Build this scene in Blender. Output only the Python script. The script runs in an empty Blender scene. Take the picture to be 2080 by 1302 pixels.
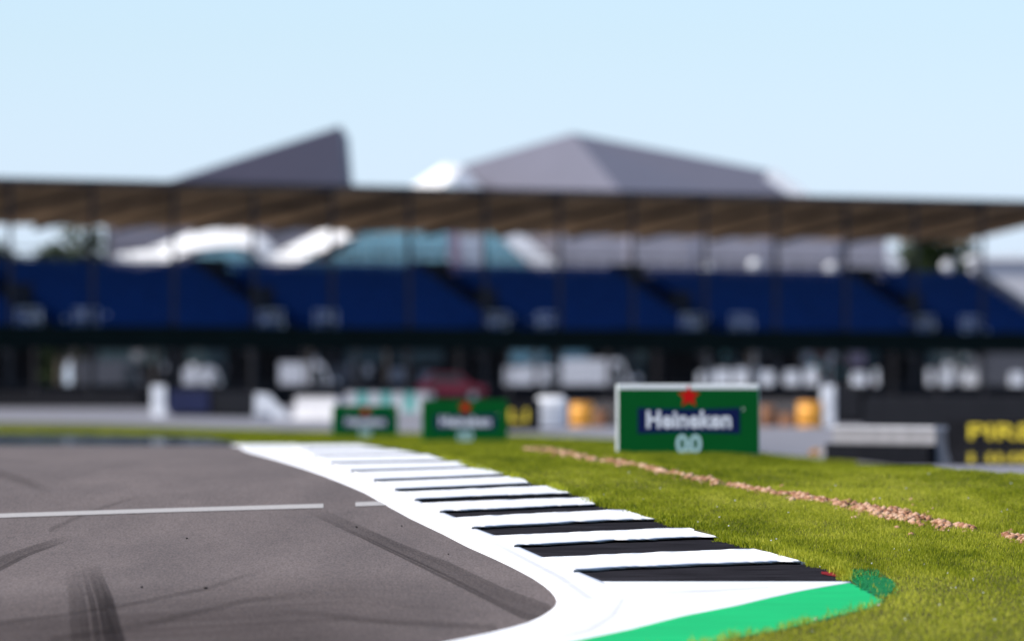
import bpy, bmesh, math, random
import numpy as np
from mathutils import Vector, Matrix
rng = np.random.default_rng(11)
random.seed(5)
R = math.radians
scene = bpy.context.scene
COL = scene.collection

# ------------------------------------------------------------ camera, sky, sun, exposure
F = 400 / 36 * 2080            # focal length in photo pixels
ZC = 1.155                     # camera height (world z = 0 is the ground at the plane of focus)
HY = 800.0                     # horizon row in the photo
PITCH = math.atan((HY - 651) / F)
cam_d = bpy.data.cameras.new('camera'); cam = bpy.data.objects.new('camera', cam_d); COL.objects.link(cam)
cam_d.lens = 400; cam_d.sensor_width = 36; cam_d.clip_start = 1; cam_d.clip_end = 20000
cam.location = (0, 0, ZC); cam.rotation_euler = (R(90) + PITCH, 0, 0)
cam_d.dof.use_dof = True; cam_d.dof.focus_distance = 86.5; cam_d.dof.aperture_fstop = 2.8
scene.camera = cam

SUN_EL, SUN_AZ = 46, 22        # azimuth: degrees the sun stands in front (camera side) of due left
sdir = Vector((-math.cos(R(SUN_EL)) * math.cos(R(SUN_AZ)), -math.cos(R(SUN_EL)) * math.sin(R(SUN_AZ)), math.sin(R(SUN_EL))))
world = bpy.data.worlds.new('World'); scene.world = world; world.use_nodes = True
wn = world.node_tree.nodes; wl = world.node_tree.links
sky = wn.new('ShaderNodeTexSky'); sky.sky_type = 'NISHITA'; sky.sun_disc = False
sky.sun_elevation = R(SUN_EL); sky.sun_rotation = math.atan2(sdir.x, sdir.y)
sky.air_density = 1.0; sky.dust_density = 0.4; sky.ozone_density = 1.6
hsv = wn.new('ShaderNodeMix'); hsv.data_type = 'RGBA'; hsv.blend_type = 'MULTIPLY'
hsv.inputs[0].default_value = 1.0
tcw = wn.new('ShaderNodeTexCoord'); sxyz = wn.new('ShaderNodeSeparateXYZ'); wl.new(tcw.outputs['Generated'], sxyz.inputs[0])
rampw = wn.new('ShaderNodeValToRGB'); ee = rampw.color_ramp.elements      # clean, pale blue air just above the horizon
ee[0].position = 0.0; ee[0].color = (.915, 1.145, 1.92, 1); ee[1].position = .5; ee[1].color = (.95, .98, 1.02, 1)
for q_, c_ in [(.018, (.885, 1.085, 1.70, 1)), (.032, (.83, 1.02, 1.47, 1)), (.12, (.8, .95, 1.25, 1))]:
    k_ = ee.new(q_); k_.color = c_
wl.new(sxyz.outputs['Z'], rampw.inputs[0]); wl.new(rampw.outputs[0], hsv.inputs[7])
wl.new(sky.outputs[0], hsv.inputs[6])
wl.new(hsv.outputs[2], wn['Background'].inputs[0]); wn['Background'].inputs[1].default_value = 0.10
sun_d = bpy.data.lights.new('sun', 'SUN'); sun = bpy.data.objects.new('sun', sun_d); COL.objects.link(sun)
sun_d.energy = 4.2; sun_d.angle = R(0.53); sun_d.color = (1.0, 0.95, 0.87)
sun.rotation_euler = sdir.to_track_quat('Z', 'Y').to_euler(); sun.location = (0, 0, 60)
vs = scene.view_settings
vs.view_transform = 'Standard'; vs.look = 'None'; vs.gamma = 1; vs.exposure = 0.42; vs.use_curve_mapping = False
scene.cycles.max_bounces = 6; scene.cycles.transparent_max_bounces = 12
scene.cycles.sample_clamp_indirect = 6

# ------------------------------------------------------------ helpers
def W(px, py, d):
    """point at depth d seen at photo pixel (px, py)"""
    a = (px - 1040) / F; b = (651 - py) / F
    c, s = math.cos(PITCH), math.sin(PITCH)
    return Vector((d * a, d * (c - b * s), ZC + d * (s + b * c)))

def hermite(xs, ys):
    xs = np.array(xs, float); ys = np.array(ys, float)
    h = np.diff(xs); dl = np.diff(ys) / h
    m = np.empty_like(xs); m[0] = dl[0]; m[-1] = dl[-1]
    for i in range(1, len(xs) - 1):
        m[i] = 0 if dl[i-1] * dl[i] <= 0 else 2 * dl[i-1] * dl[i] / (dl[i-1] + dl[i])
    def f(x):
        x = np.clip(x, xs[0], xs[-1]); i = np.clip(np.searchsorted(xs, x) - 1, 0, len(h) - 1)
        t = (x - xs[i]) / h[i]
        return ((2*t**3 - 3*t**2 + 1) * ys[i] + (t**3 - 2*t**2 + t) * h[i] * m[i]
                + (-2*t**3 + 3*t**2) * ys[i+1] + (t**3 - t**2) * h[i] * m[i+1])
    return f
# ground height below the camera by distance: the track runs over a low crest, the right hand side falls away sooner
near = [(2, 20600), (20, 2830), (50, 1609), (60, 1419), (68.6, 1302), (76, 1215), (82, 1155), (89, 1100), (96, 1045), (103, 1000)]
far = [(400, 866), (450, 857), (500, 848), (560, 836), (600, 826), (660, 822), (800, 815), (1500, 808), (6000, 802)]
tl = near + [(118, 950), (137, 922), (165, 910), (200, 902), (229, 897), (299, 887), (340, 879)] + far
tr = near + [(118, 956), (137, 951), (165, 946), (200, 938), (229, 922), (264, 906), (299, 893), (340, 880)] + far
tll = near + [(118, 950), (137, 925), (165, 911), (185, 905.5), (215, 891), (243, 880.5), (300, 877), (340, 874)] + far
hLL = hermite([a for a, b in tll], [(b - HY) * a / F for a, b in tll])
hL = hermite([a for a, b in tl], [(b - HY) * a / F for a, b in tl])
hR = hermite([a for a, b in tr], [(b - HY) * a / F for a, b in tr])
def zt(u, d):
    """terrain height; u = photo column - 1040"""
    t = np.clip((np.asarray(u, float) - 430) / 210, 0, 1); t = t * t * (3 - 2 * t)
    t2 = np.clip((-np.asarray(u, float) - 380) / 180, 0, 1); t2 = t2 * t2 * (3 - 2 * t2)
    return ZC - (hL(d) * (1 - t - t2) + hR(d) * t + hLL(d) * t2)
def G(px, py, h=0.0):
    """points where the sight lines through (px, py) meet the terrain raised by h"""
    px = np.asarray(px, float); py = np.asarray(py, float)
    px, py = np.broadcast_arrays(px, py)
    u = px - 1040
    lo = np.full(px.shape, 25.0); hi = np.full(px.shape, 1400.0)
    b = (651 - py) / F; c, s = math.cos(PITCH), math.sin(PITCH)
    sl = (s + b * c) / (c - b * s)
    for _ in range(46):
        mid = (lo + hi) / 2
        above = ZC + mid * sl > zt(u, mid) + h
        lo = np.where(above, mid, lo); hi = np.where(above, hi, mid)
    d = (lo + hi) / 2
    return np.stack([u / F * d, d, zt(u, d) + h], -1)
def rowof(u, d):
    return HY + (ZC - zt(u, d)) / d * F
def ground_z(x, y):
    return float(zt(x / y * F, y))

def interp(tab):
    xs = [t[0] for t in tab]; ys = [t[1] for t in tab]
    return lambda v: np.interp(v, xs, ys)

def mesh_obj(name, verts, faces, mats, parent=None, smooth=False, midx=None):
    me = bpy.data.meshes.new(name)
    me.from_pydata([tuple(map(float, v)) for v in verts], [], [list(map(int, f)) for f in faces])
    for m in (mats if isinstance(mats, (list, tuple)) else [mats]): me.materials.append(m)
    if midx is not None: me.polygons.foreach_set('material_index', np.asarray(midx, np.int32))
    if smooth: me.polygons.foreach_set('use_smooth', [True] * len(me.polygons))
    me.update()
    o = bpy.data.objects.new(name, me); COL.objects.link(o)
    if parent: o.parent = parent
    return o
def np_mesh(name, V, idx, nper, mats, attrs=None, smooth=False, midx=None):
    """fast mesh from arrays: V (n,3), idx flat corner list, nper corners per face (int or array)"""
    me = bpy.data.meshes.new(name)
    V = np.asarray(V, np.float32); idx = np.asarray(idx, np.int32).ravel()
    nf = len(idx) // nper
    me.vertices.add(len(V)); me.vertices.foreach_set('co', V.ravel())
    me.loops.add(len(idx)); me.loops.foreach_set('vertex_index', idx)
    me.polygons.add(nf); me.polygons.foreach_set('loop_start', np.arange(nf, dtype=np.int32) * nper)
    for m in (mats if isinstance(mats, (list, tuple)) else [mats]): me.materials.append(m)
    if midx is not None: me.polygons.foreach_set('material_index', np.asarray(midx, np.int32))
    if smooth: me.polygons.foreach_set('use_smooth', np.ones(nf, bool))
    me.update(calc_edges=True); me.validate()
    for k, a in (attrs or {}).items():
        at = me.attributes.new(k, 'FLOAT', 'POINT'); at.data.foreach_set('value', np.asarray(a, np.float32))
    o = bpy.data.objects.new(name, me); COL.objects.link(o)
    return o

def tag(o, label=None, cat=None, group=None, kind=None):
    if label: o['label'] = label
    if cat: o['category'] = cat
    if group: o['group'] = group
    if kind: o['kind'] = kind
    return o
def empty(name, loc, label, cat, group=None, rz=0):
    o = bpy.data.objects.new(name, None); COL.objects.link(o)
    o.location = loc; o.rotation_euler = (0, 0, rz); o.empty_display_size = .2
    return tag(o, label, cat, group)
def children(o): return [c for c in bpy.data.objects if c.parent == o]
def copy_tree(o, parent=None):
    c = o.copy(); COL.objects.link(c); c.parent = parent
    for ch in children(o): copy_tree(ch, c)
    return c

class MB:
    """collects boxes, prisms, tubes in one bmesh"""
    def __init__(s): s.bm = bmesh.new()
    def box(s, c, size, rot=None, bev=0):
        r = bmesh.ops.create_cube(s.bm, size=1.0)
        M = Matrix.Translation(c) @ (rot if rot else Matrix()) @ Matrix.Diagonal((*size, 1))
        bmesh.ops.transform(s.bm, matrix=M, verts=r['verts'])
        if bev:
            es = list({e for v in r['verts'] for e in v.link_edges})
            bmesh.ops.bevel(s.bm, geom=es, offset=bev, segments=2, affect='EDGES', profile=.5)
        return s
    def bar(s, a, b, w, h=None):
        a = Vector(a); b = Vector(b); d = b - a
        return s.box((a + b) / 2, (w, h or w, d.length), d.to_track_quat('Z', 'Y').to_matrix().to_4x4())
    def tube(s, a, b, r, r2=None, n=12):
        a = Vector(a); b = Vector(b); d = b - a
        M = Matrix.Translation((a + b) / 2) @ d.to_track_quat('Z', 'Y').to_matrix().to_4x4()
        bmesh.ops.create_cone(s.bm, cap_ends=True, segments=n, radius1=r, radius2=r if r2 is None else r2, depth=d.length, matrix=M)
        return s
    def ball(s, c, r, sc=(1, 1, 1), n=2):
        M = Matrix.Translation(c) @ Matrix.Diagonal((*sc, 1))
        bmesh.ops.create_icosphere(s.bm, subdivisions=n, radius=r, matrix=M); return s
    def prism(s, front, off):
        """closed solid from a polygon and an extrusion vector"""
        off = Vector(off)
        f = [s.bm.verts.new(p) for p in front]; b = [s.bm.verts.new(Vector(p) + off) for p in front]
        n = len(f)
        s.bm.faces.new(f); s.bm.faces.new(b[::-1])
        for i in range(n): s.bm.faces.new([f[i], b[i], b[(i+1) % n], f[(i+1) % n]])
        return s
    def torus(s, c, r, t, nu=14, nv=7, axis='Z'):
        g = []
        for i in range(nu):
            a = 2 * math.pi * i / nu; ring = []
            for j in range(nv):
                b = 2 * math.pi * j / nv
                x, y, z = (r + t * math.cos(b)) * math.cos(a), (r + t * math.cos(b)) * math.sin(a), t * math.sin(b)
                if axis == 'Y': x, y, z = x, z, y
                ring.append(s.bm.verts.new((c[0] + x, c[1] + y, c[2] + z)))
            g.append(ring)
        for i in range(nu):
            for j in range(nv):
                s.bm.faces.new([g[i][j], g[(i+1) % nu][j], g[(i+1) % nu][(j+1) % nv], g[i][(j+1) % nv]])
        return s
    def build(s, name, m, parent=None, smooth=False):
        bmesh.ops.recalc_face_normals(s.bm, faces=s.bm.faces[:])
        me = bpy.data.meshes.new(name); s.bm.to_mesh(me); s.bm.free()
        for x in (m if isinstance(m, (list, tuple)) else [m]): me.materials.append(x)
        if smooth: me.polygons.foreach_set('use_smooth', [True] * len(me.polygons))
        o = bpy.data.objects.new(name, me); COL.objects.link(o)
        if parent: o.parent = parent
        return o

def text_mesh(s, name, m, parent, size, depth, loc, rotz=0, bold=0.0, xs=1.0, space=1.0, shear=0):
    cu = bpy.data.curves.new(name, 'FONT'); cu.body = s; cu.size = size; cu.extrude = depth / 2; cu.offset = bold
    cu.align_x = 'CENTER'; cu.align_y = 'CENTER'; cu.space_character = space; cu.shear = shear; cu.resolution_u = 4
    t = bpy.data.objects.new(name + '_c', cu); COL.objects.link(t)
    dg = bpy.context.evaluated_depsgraph_get(); me = bpy.data.meshes.new_from_object(t.evaluated_get(dg))
    bpy.data.objects.remove(t); bpy.data.curves.remove(cu)
    me.transform(Matrix.Translation(loc) @ Matrix.Rotation(rotz, 4, 'Z') @ Matrix.Rotation(R(90), 4, 'X') @ Matrix.Diagonal((xs, 1, 1, 1)))
    me.name = name; me.materials.clear(); me.materials.append(m)
    o = bpy.data.objects.new(name, me); COL.objects.link(o); o.parent = parent
    return o

# ------------------------------------------------------------ materials
def mat(name, c, rough=.6, var=.12, scale=3.0, bump=0, spec=.5, metal=0, stretch=None):
    m = bpy.data.materials.new(name); m.use_nodes = True; nt = m.node_tree; N = nt.nodes; L = nt.links
    p = N['Principled BSDF']; p.inputs['Roughness'].default_value = rough; p.inputs['Metallic'].default_value = metal
    p.inputs['Specular IOR Level'].default_value = spec
    tc = N.new('ShaderNodeTexCoord'); src = tc.outputs['Object']
    if stretch:
        mp = N.new('ShaderNodeMapping'); mp.inputs['Scale'].default_value = stretch; L.new(src, mp.inputs[0]); src = mp.outputs[0]
    no = N.new('ShaderNodeTexNoise'); no.inputs['Scale'].default_value = scale; no.inputs['Detail'].default_value = 5
    L.new(src, no.inputs['Vector'])
    r = N.new('ShaderNodeValToRGB'); r.color_ramp.elements[0].position = .3; r.color_ramp.elements[1].position = .7
    r.color_ramp.elements[0].color = (*[x * (1 - var) for x in c], 1); r.color_ramp.elements[1].color = (*[min(1, x * (1 + var)) for x in c], 1)
    L.new(no.outputs['Fac'], r.inputs[0]); L.new(r.outputs[0], p.inputs['Base Color'])
    if bump:
        b = N.new('ShaderNodeBump'); b.inputs['Strength'].default_value = bump; b.inputs['Distance'].default_value = .02
        L.new(no.outputs['Fac'], b.inputs['Height']); L.new(b.outputs[0], p.inputs['Normal'])
    return m

def asphalt(name, c, rough, grain=90, var=.35, patch=.10, spec=.5):
    """aggregate grain + large soft patches"""
    m = bpy.data.materials.new(name); m.use_nodes = True; nt = m.node_tree; N = nt.nodes; L = nt.links
    p = N['Principled BSDF']; p.inputs['Roughness'].default_value = rough; p.inputs['Specular IOR Level'].default_value = spec
    tc = N.new('ShaderNodeTexCoord')
    mp = N.new('ShaderNodeMapping'); mp.inputs['Scale'].default_value = (1, .06, 1); L.new(tc.outputs['Object'], mp.inputs[0])
    n1 = N.new('ShaderNodeTexNoise'); n1.inputs['Scale'].default_value = grain; n1.inputs['Detail'].default_value = 3
    L.new(mp.outputs[0], n1.inputs['Vector'])
    mp2 = N.new('ShaderNodeMapping'); mp2.inputs['Scale'].default_value = (.9, .07, 1); mp2.inputs['Rotation'].default_value = (0, 0, R(12)); L.new(tc.outputs['Object'], mp2.inputs[0])
    n2 = N.new('ShaderNodeTexNoise'); n2.inputs['Scale'].default_value = 1.6; n2.inputs['Detail'].default_value = 6; n2.inputs['Roughness'].default_value = .6
    L.new(mp2.outputs[0], n2.inputs['Vector'])
    r1 = N.new('ShaderNodeMapRange'); r1.inputs[1].default_value = .3; r1.inputs[2].default_value = .7; r1.inputs[3].default_value = 1 - var; r1.inputs[4].default_value = 1 + var
    r2 = N.new('ShaderNodeMapRange'); r2.inputs[1].default_value = .3; r2.inputs[2].default_value = .7; r2.inputs[3].default_value = 1 - patch; r2.inputs[4].default_value = 1 + patch
    L.new(n1.outputs['Fac'], r1.inputs[0]); L.new(n2.outputs['Fac'], r2.inputs[0])
    mu = N.new('ShaderNodeMath'); mu.operation = 'MULTIPLY'; L.new(r1.outputs[0], mu.inputs[0]); L.new(r2.outputs[0], mu.inputs[1])
    vm = N.new('ShaderNodeVectorMath'); vm.operation = 'SCALE'; vm.inputs[0].default_value = c; L.new(mu.outputs[0], vm.inputs['Scale'])
    L.new(vm.outputs[0], p.inputs['Base Color'])
    return m

M = {}
M['runoff'] = asphalt('runoff asphalt', (.20, .19, .205), .75, 40, .15, .06)
M['track'] = asphalt('track asphalt', (.136, .108, .098), .85, 75, .33, .16, .18)
M['shiny'] = asphalt('polished asphalt', (.10, .095, .11), .05, 40, .2, .1)
M['white_paint'] = mat('white road paint', (.80, .79, .80), .55, .05, 5)
M['grey_paint'] = mat('worn grid paint', (.40, .375, .36), .8, .15, 30, 0, .15)
M['black_paint'] = mat('black kerb paint', (.022, .021, .025), .9, .9, 9, .35, .0, stretch=(.22, 2.2, 1))
M['green_paint'] = mat('green road paint', (.004, .43, .125), .7, .07, 2, 0, .15)
M['soil'] = mat('turf soil', (.085, .085, .015), .95, .3, 4, 0, .05)
M['dirt'] = mat('red dirt', (.15, .08, .05), .95, .25, 20)
M['rubber'] = mat('black rubber', (.012, .012, .014), .8, .3, 6, 0, .1)
M['conc'] = mat('grey concrete', (.22, .21, .215), .85, .12, 2)
M['dark_steel'] = mat('dark steel', (.05, .045, .045), .6, .2, 3, 0, .15)
M['grey_steel'] = mat('galvanised steel', (.30, .31, .33), .45, .1, 3, metal=.4)
M['brown_roof'] = mat('brown roof lining', (.50, .355, .215), .8, .35, .5, 0, .1)
M['roof_top'] = mat('roof sheet top', (.16, .15, .15), .6, .1, 1)
M['blue_seat'] = mat('blue plastic seats', (.005, .042, .18), .6, .2, 2, 0, .08)
M['dark_green'] = mat('dark green hoarding', (.006, .012, .010), .8, .2, 1, 0, .05)
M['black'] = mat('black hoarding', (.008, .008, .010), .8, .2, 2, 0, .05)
M['navy'] = mat('navy cover', (.007, .009, .035), .7, .2, 2, 0, .08)
M['zinc'] = mat('grey zinc roof', (.148, .140, .172), .55, .05, .3)
M['zinc_dark'] = mat('dark zinc roof', (.075, .068, .10), .55, .05, .3)
M['white_panel'] = mat('white cladding', (.82, .81, .81), .5, .03, 1)
M['teal_glass'] = mat('teal glazing', (.36, .64, .74), .12, .15, .7, 0, .5, 1.0)
M['dark_glass'] = mat('dark glazing', (.015, .022, .028), .12, .2, 1)
M['grey_clad'] = mat('grey cladding', (.26, .25, .29), .6, .08, .6)
M['red_brown'] = mat('red brown cladding', (.16, .055, .05), .6, .2, 1)
M['pink'] = mat('faded pink banner', (.52, .36, .42), .7, .15, 1)
M['board_green'] = mat('green printed board', (.001, .088, .016), .6, .05, 3, 0, .06)
M['board_navy'] = mat('navy printed panel', (.006, .012, .07), .6, .05, 3, 0, .06)
M['board_white'] = mat('white foam board', (.78, .79, .80), .6, .03, 4)
M['board_letter'] = mat('white lettering', (.76, .77, .84), .6, .03, 4)
M['board_pale'] = mat('pale mint lettering', (.45, .66, .68), .6, .03, 4)
M['red'] = mat('red print', (.55, .008, .008), .6, .05, 4, 0, .06)
M['car_red'] = mat('red car paint', (.13, .012, .025), .4, .08, 3, 0, .3)
M['yellow'] = mat('yellow lettering', (.56, .44, .015), .5, .15, 4)
M['orange'] = mat('orange plastic', (.80, .36, .04), .5, .15, 3)
M['rust'] = mat('brown orange plastic', (.28, .12, .05), .6, .25, 3)
M['white_plastic'] = mat('white plastic', (.78, .78, .80), .45, .06, 2)
M['grey_plastic'] = mat('grey plastic', (.20, .21, .24), .5, .1, 2)
M['pale_conc'] = mat('pale concrete', (.50, .49, .51), .8, .1, 2)
M['rail_grey'] = mat('pale grey rail', (.42, .41, .42), .6, .1, 2)
M['dark_plastic'] = mat('dark grey paint', (.06, .06, .07), .5, .1, 2)
M['dull_teal'] = mat('dull teal glazing', (.035, .06, .065), .4, .2, 1, 0, .2)
M['teal_plastic'] = mat('teal plastic', (.10, .36, .32), .6, .15, 2)
M['board_edge'] = mat('board edge', (.50, .53, .53), .7, .08, 4)
M['shiny_dark'] = asphalt('polished dark asphalt', (.05, .045, .05), .018, 40, .2, .1)
M['worn_red'] = mat('worn red paint', (.22, .015, .015), .8, .6, 14, 0, .05)
M['van_white'] = mat('dusty white paint', (.52, .52, .55), .5, .1, 1)
M['overspray'] = mat('green overspray', (.012, .16, .05), .9, .3, 8, 0, .05)
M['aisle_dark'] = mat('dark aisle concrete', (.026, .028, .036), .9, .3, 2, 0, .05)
M['bark'] = mat('bark', (.06, .045, .03), .9, .3, 3)

def leaf_mat(name, dark, mid, light, transl=.35):
    m = bpy.data.materials.new(name); m.use_nodes = True; nt = m.node_tree; N = nt.nodes; L = nt.links
    N.remove(N['Principled BSDF']); out = N['Material Output']
    at = N.new('ShaderNodeAttribute'); at.attribute_name = 'tint'
    r = N.new('ShaderNodeValToRGB'); e = r.color_ramp.elements
    e[0].color = (*dark, 1); e[1].color = (*light, 1); k = e.new(.5); k.color = (*mid, 1)
    L.new(at.outputs['Fac'], r.inputs[0])
    d = N.new('ShaderNodeBsdfDiffuse'); t = N.new('ShaderNodeBsdfTranslucent'); g = N.new('ShaderNodeBsdfGlossy'); g.inputs['Roughness'].default_value = .45
    g.inputs['Color'].default_value = (.5, .5, .5, 1)
    mx = N.new('ShaderNodeMixShader'); mx.inputs[0].default_value = transl; m2 = N.new('ShaderNodeMixShader'); m2.inputs[0].default_value = .014
    L.new(r.outputs[0], d.inputs[0]); L.new(r.outputs[0], t.inputs[0])
    L.new(d.outputs[0], mx.inputs[1]); L.new(t.outputs[0], mx.inputs[2]); L.new(mx.outputs[0], m2.inputs[1]); L.new(g.outputs[0], m2.inputs[2])
    L.new(m2.outputs[0], out.inputs[0]); return m
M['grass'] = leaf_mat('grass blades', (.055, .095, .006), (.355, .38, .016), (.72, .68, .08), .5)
M['leaf'] = leaf_mat('tree leaves', (.018, .030, .010), (.035, .055, .016), (.06, .085, .025), .25)
def stone_mat():
    m = leaf_mat('gravel stones', (.18, .07, .035), (.42, .22, .13), (.60, .40, .28), 0.0); return m
M['stone'] = stone_mat()

def skid_shade_mat(name, bands, strength=.75, col=(.018, .016, .018)):
    """rubber marks and painted shade laid on the asphalt: UV.x across, UV.y along; bands = [(pos, density)...]"""
    m = bpy.data.materials.new(name); m.use_nodes = True; nt = m.node_tree; N = nt.nodes; L = nt.links
    p = N['Principled BSDF']; p.inputs['Base Color'].default_value = (*col, 1); p.inputs['Roughness'].default_value = .9; p.inputs['Specular IOR Level'].default_value = .0
    uv = N.new('ShaderNodeUVMap'); sp = N.new('ShaderNodeSeparateXYZ'); L.new(uv.outputs[0], sp.inputs[0])
    r = N.new('ShaderNodeValToRGB'); e = r.color_ramp.elements
    while len(e) > 1: e.remove(e[0])
    e[0].position = bands[0][0]; e[0].color = (bands[0][1],) * 3 + (1,)
    for q, v in bands[1:]:
        k = e.new(q); k.color = (v, v, v, 1)
    L.new(sp.outputs[0], r.inputs[0])
    en = N.new('ShaderNodeValToRGB'); f = en.color_ramp.elements
    f[0].position = 0; f[0].color = (0, 0, 0, 1); f[1].position = .3; f[1].color = (1, 1, 1, 1); k = f.new(1.0); k.color = (1, 1, 1, 1)
    L.new(sp.outputs[1], en.inputs[0])
    mp = N.new('ShaderNodeMapping'); mp.inputs['Scale'].default_value = (38, 3, 1); L.new(uv.outputs[0], mp.inputs[0])
    no = N.new('ShaderNodeTexNoise'); no.inputs['Scale'].default_value = 1; no.inputs['Detail'].default_value = 4; L.new(mp.outputs[0], no.inputs['Vector'])
    nr = N.new('ShaderNodeMapRange'); nr.inputs[1].default_value = .25; nr.inputs[2].default_value = .7; nr.inputs[3].default_value = .45; nr.inputs[4].default_value = 1; L.new(no.outputs['Fac'], nr.inputs[0])
    a = N.new('ShaderNodeMath'); a.operation = 'MULTIPLY'; L.new(r.outputs[0], a.inputs[0]); L.new(en.outputs[0], a.inputs[1])
    b = N.new('ShaderNodeMath'); b.operation = 'MULTIPLY'; L.new(a.outputs[0], b.inputs[0]); L.new(nr.outputs[0], b.inputs[1])
    c = N.new('ShaderNodeMath'); c.operation = 'MULTIPLY'; c.inputs[1].default_value = strength; L.new(b.outputs[0], c.inputs[0])
    L.new(c.outputs[0], p.inputs['Alpha']); return m

# ------------------------------------------------------------ ground sheets
def struct(o, name=None): o['kind'] = 'structure'; return o
us = np.array([-90000, -30000, -12000, -6000, -3500] + list(np.linspace(-2400, 2400, 97)) + [3500, 6000, 12000, 30000, 90000], float)
ds = np.concatenate([[2, 5, 10, 20, 30, 40], np.geomspace(50, 700, 170), np.geomspace(730, 6000, 22)])
U, D = np.meshgrid(us, ds)
V = np.stack([U / F * D, D, zt(U, D)], -1).reshape(-1, 3)
nc = len(us); I, J = np.meshgrid(np.arange(len(ds) - 1), np.arange(nc - 1), indexing='ij')
q = (I * nc + J).ravel(); idx = np.stack([q, q + 1, q + nc + 1, q + nc], -1)
struct(np_mesh('ground', V, idx, 4, M['runoff'], smooth=True))
# ground behind the camera
zb = float(zt(0, 2.0))
struct(mesh_obj('ground_behind_camera', [(-4000, -4000, zb), (4000, -4000, zb), (4000, 1.9, zb), (-4000, 1.9, zb)], [(0, 1, 2, 3)], M['runoff']))

def sheet(name, rows, xl, xr, h, m, n=24, skirt=0.0):
    """draped sheet between two photo boundaries x(row)"""
    rows = np.asarray(rows, float); t = np.linspace(0, 1, n)
    PX = xl(rows)[:, None] * (1 - t) + xr(rows)[:, None] * t
    P = G(PX, np.repeat(rows[:, None], n, 1), h)
    V = P.reshape(-1, 3); nr = len(rows)
    I, J = np.meshgrid(np.arange(nr - 1), np.arange(n - 1), indexing='ij'); q = (I * n + J).ravel()
    idx = np.stack([q + n, q + n + 1, q + 1, q], -1)
    if skirt:
        edge = np.concatenate([np.arange(nr) * n, [(nr - 1) * n + j for j in range(1, n)], (np.arange(nr)[::-1] * n + n - 1)[1:], np.arange(n - 1)[::-1][:-1]])
        lo = V[edge].copy(); lo[:, 2] -= skirt
        b = len(V); V = np.concatenate([V, lo]); k = len(edge)
        a = np.arange(k); a2 = (a + 1) % k
        idx = np.concatenate([idx, np.stack([edge[a], b + a, b + a2, edge[a2]], -1)])
    return np_mesh(name, V, idx, 4, m)
def rows(a, b, step=2.0): return np.linspace(a, b, max(2, int((b - a) / step) + 1))

# right-hand edge of the track = left edge of the white line
TRK = interp([(903, 470), (906, 488), (912, 480+12), (919, 510), (927, 540), (936, 570), (950, 615), (964, 655), (981, 698), (999, 740), (1023, 782), (1051, 833), (1083, 900), (1108, 948),
              (1131, 1000), (1145, 1030), (1158, 1056), (1172, 1082), (1186, 1103), (1198, 1118), (1209, 1127), (1217, 1130.5), (1223, 1131), (1231, 1127), (1240, 1117), (1251, 1100),
              (1263, 1074), (1273, 1040), (1284, 995), (1293, 952), (1301, 913), (1330, 780), (1400, 420), (1500, -200)])
struct(sheet('track', rows(905, 1500, 2), lambda r: np.full_like(r, -1500), lambda r: TRK(r) + 3, .004, M['track'], 60))
# inner boundary of the white line, right edge of the kerb
KL = interp([(902, 600), (930, 668), (956, 715), (976, 763), (996, 806), (1016, 846), (1040, 897), (1050, 922), (1073, 965), (1087, 1003), (1109, 1050), (1131, 1100), (1161, 1174), (1186, 1235)])
KR = interp([(901, 700), (902, 727), (906, 760), (911, 796), (913, 812), (919, 832), (921, 850), (927, 872), (934, 905), (937, 908), (944, 938), (951, 952), (959, 985), (966, 1006), (969, 1030), (980, 1066), (984, 1084),
             (990, 1118), (999, 1136), (1005, 1163), (1009, 1194), (1018, 1207), (1026, 1213), (1034, 1258), (1036, 1282), (1044, 1292), (1056, 1338), (1060, 1345), (1072, 1389), (1078, 1424), (1090, 1452), (1096, 1463),
             (1110, 1521), (1114, 1532), (1122, 1584), (1134, 1606), (1142, 1634), (1152, 1669), (1160, 1709), (1177, 1726), (1183, 1729)])
AR = interp([(1183, 1729), (1191, 1680), (1200, 1630), (1214, 1566), (1229, 1503), (1239, 1452), (1249, 1399), (1263, 1342), (1278, 1284), (1302, 1168), (1340, 985), (1400, 700), (1500, 200)])
WR = lambda r: np.where(r < 1183, KR(r), AR(r))
# white surface under everything (line, kerb, apron)
struct(sheet('white_line', rows(902, 1186, 2), TRK, lambda r: KL(r) + 3, .012, M['white_paint'], 12, .02))
struct(sheet('white_apron', np.concatenate([[1180, 1182], rows(1184, 1500, 2)]), lambda r: np.where(r < 1186, KL(np.minimum(r, 1185)) + 2, TRK(r)), WR, .0125, M['white_paint'], 30, .03))
struct(sheet('kerb', rows(901, 1181, 1.5), lambda r: KL(r), lambda r: KR(r), .006, M['black_paint'], 30, .05))
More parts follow.
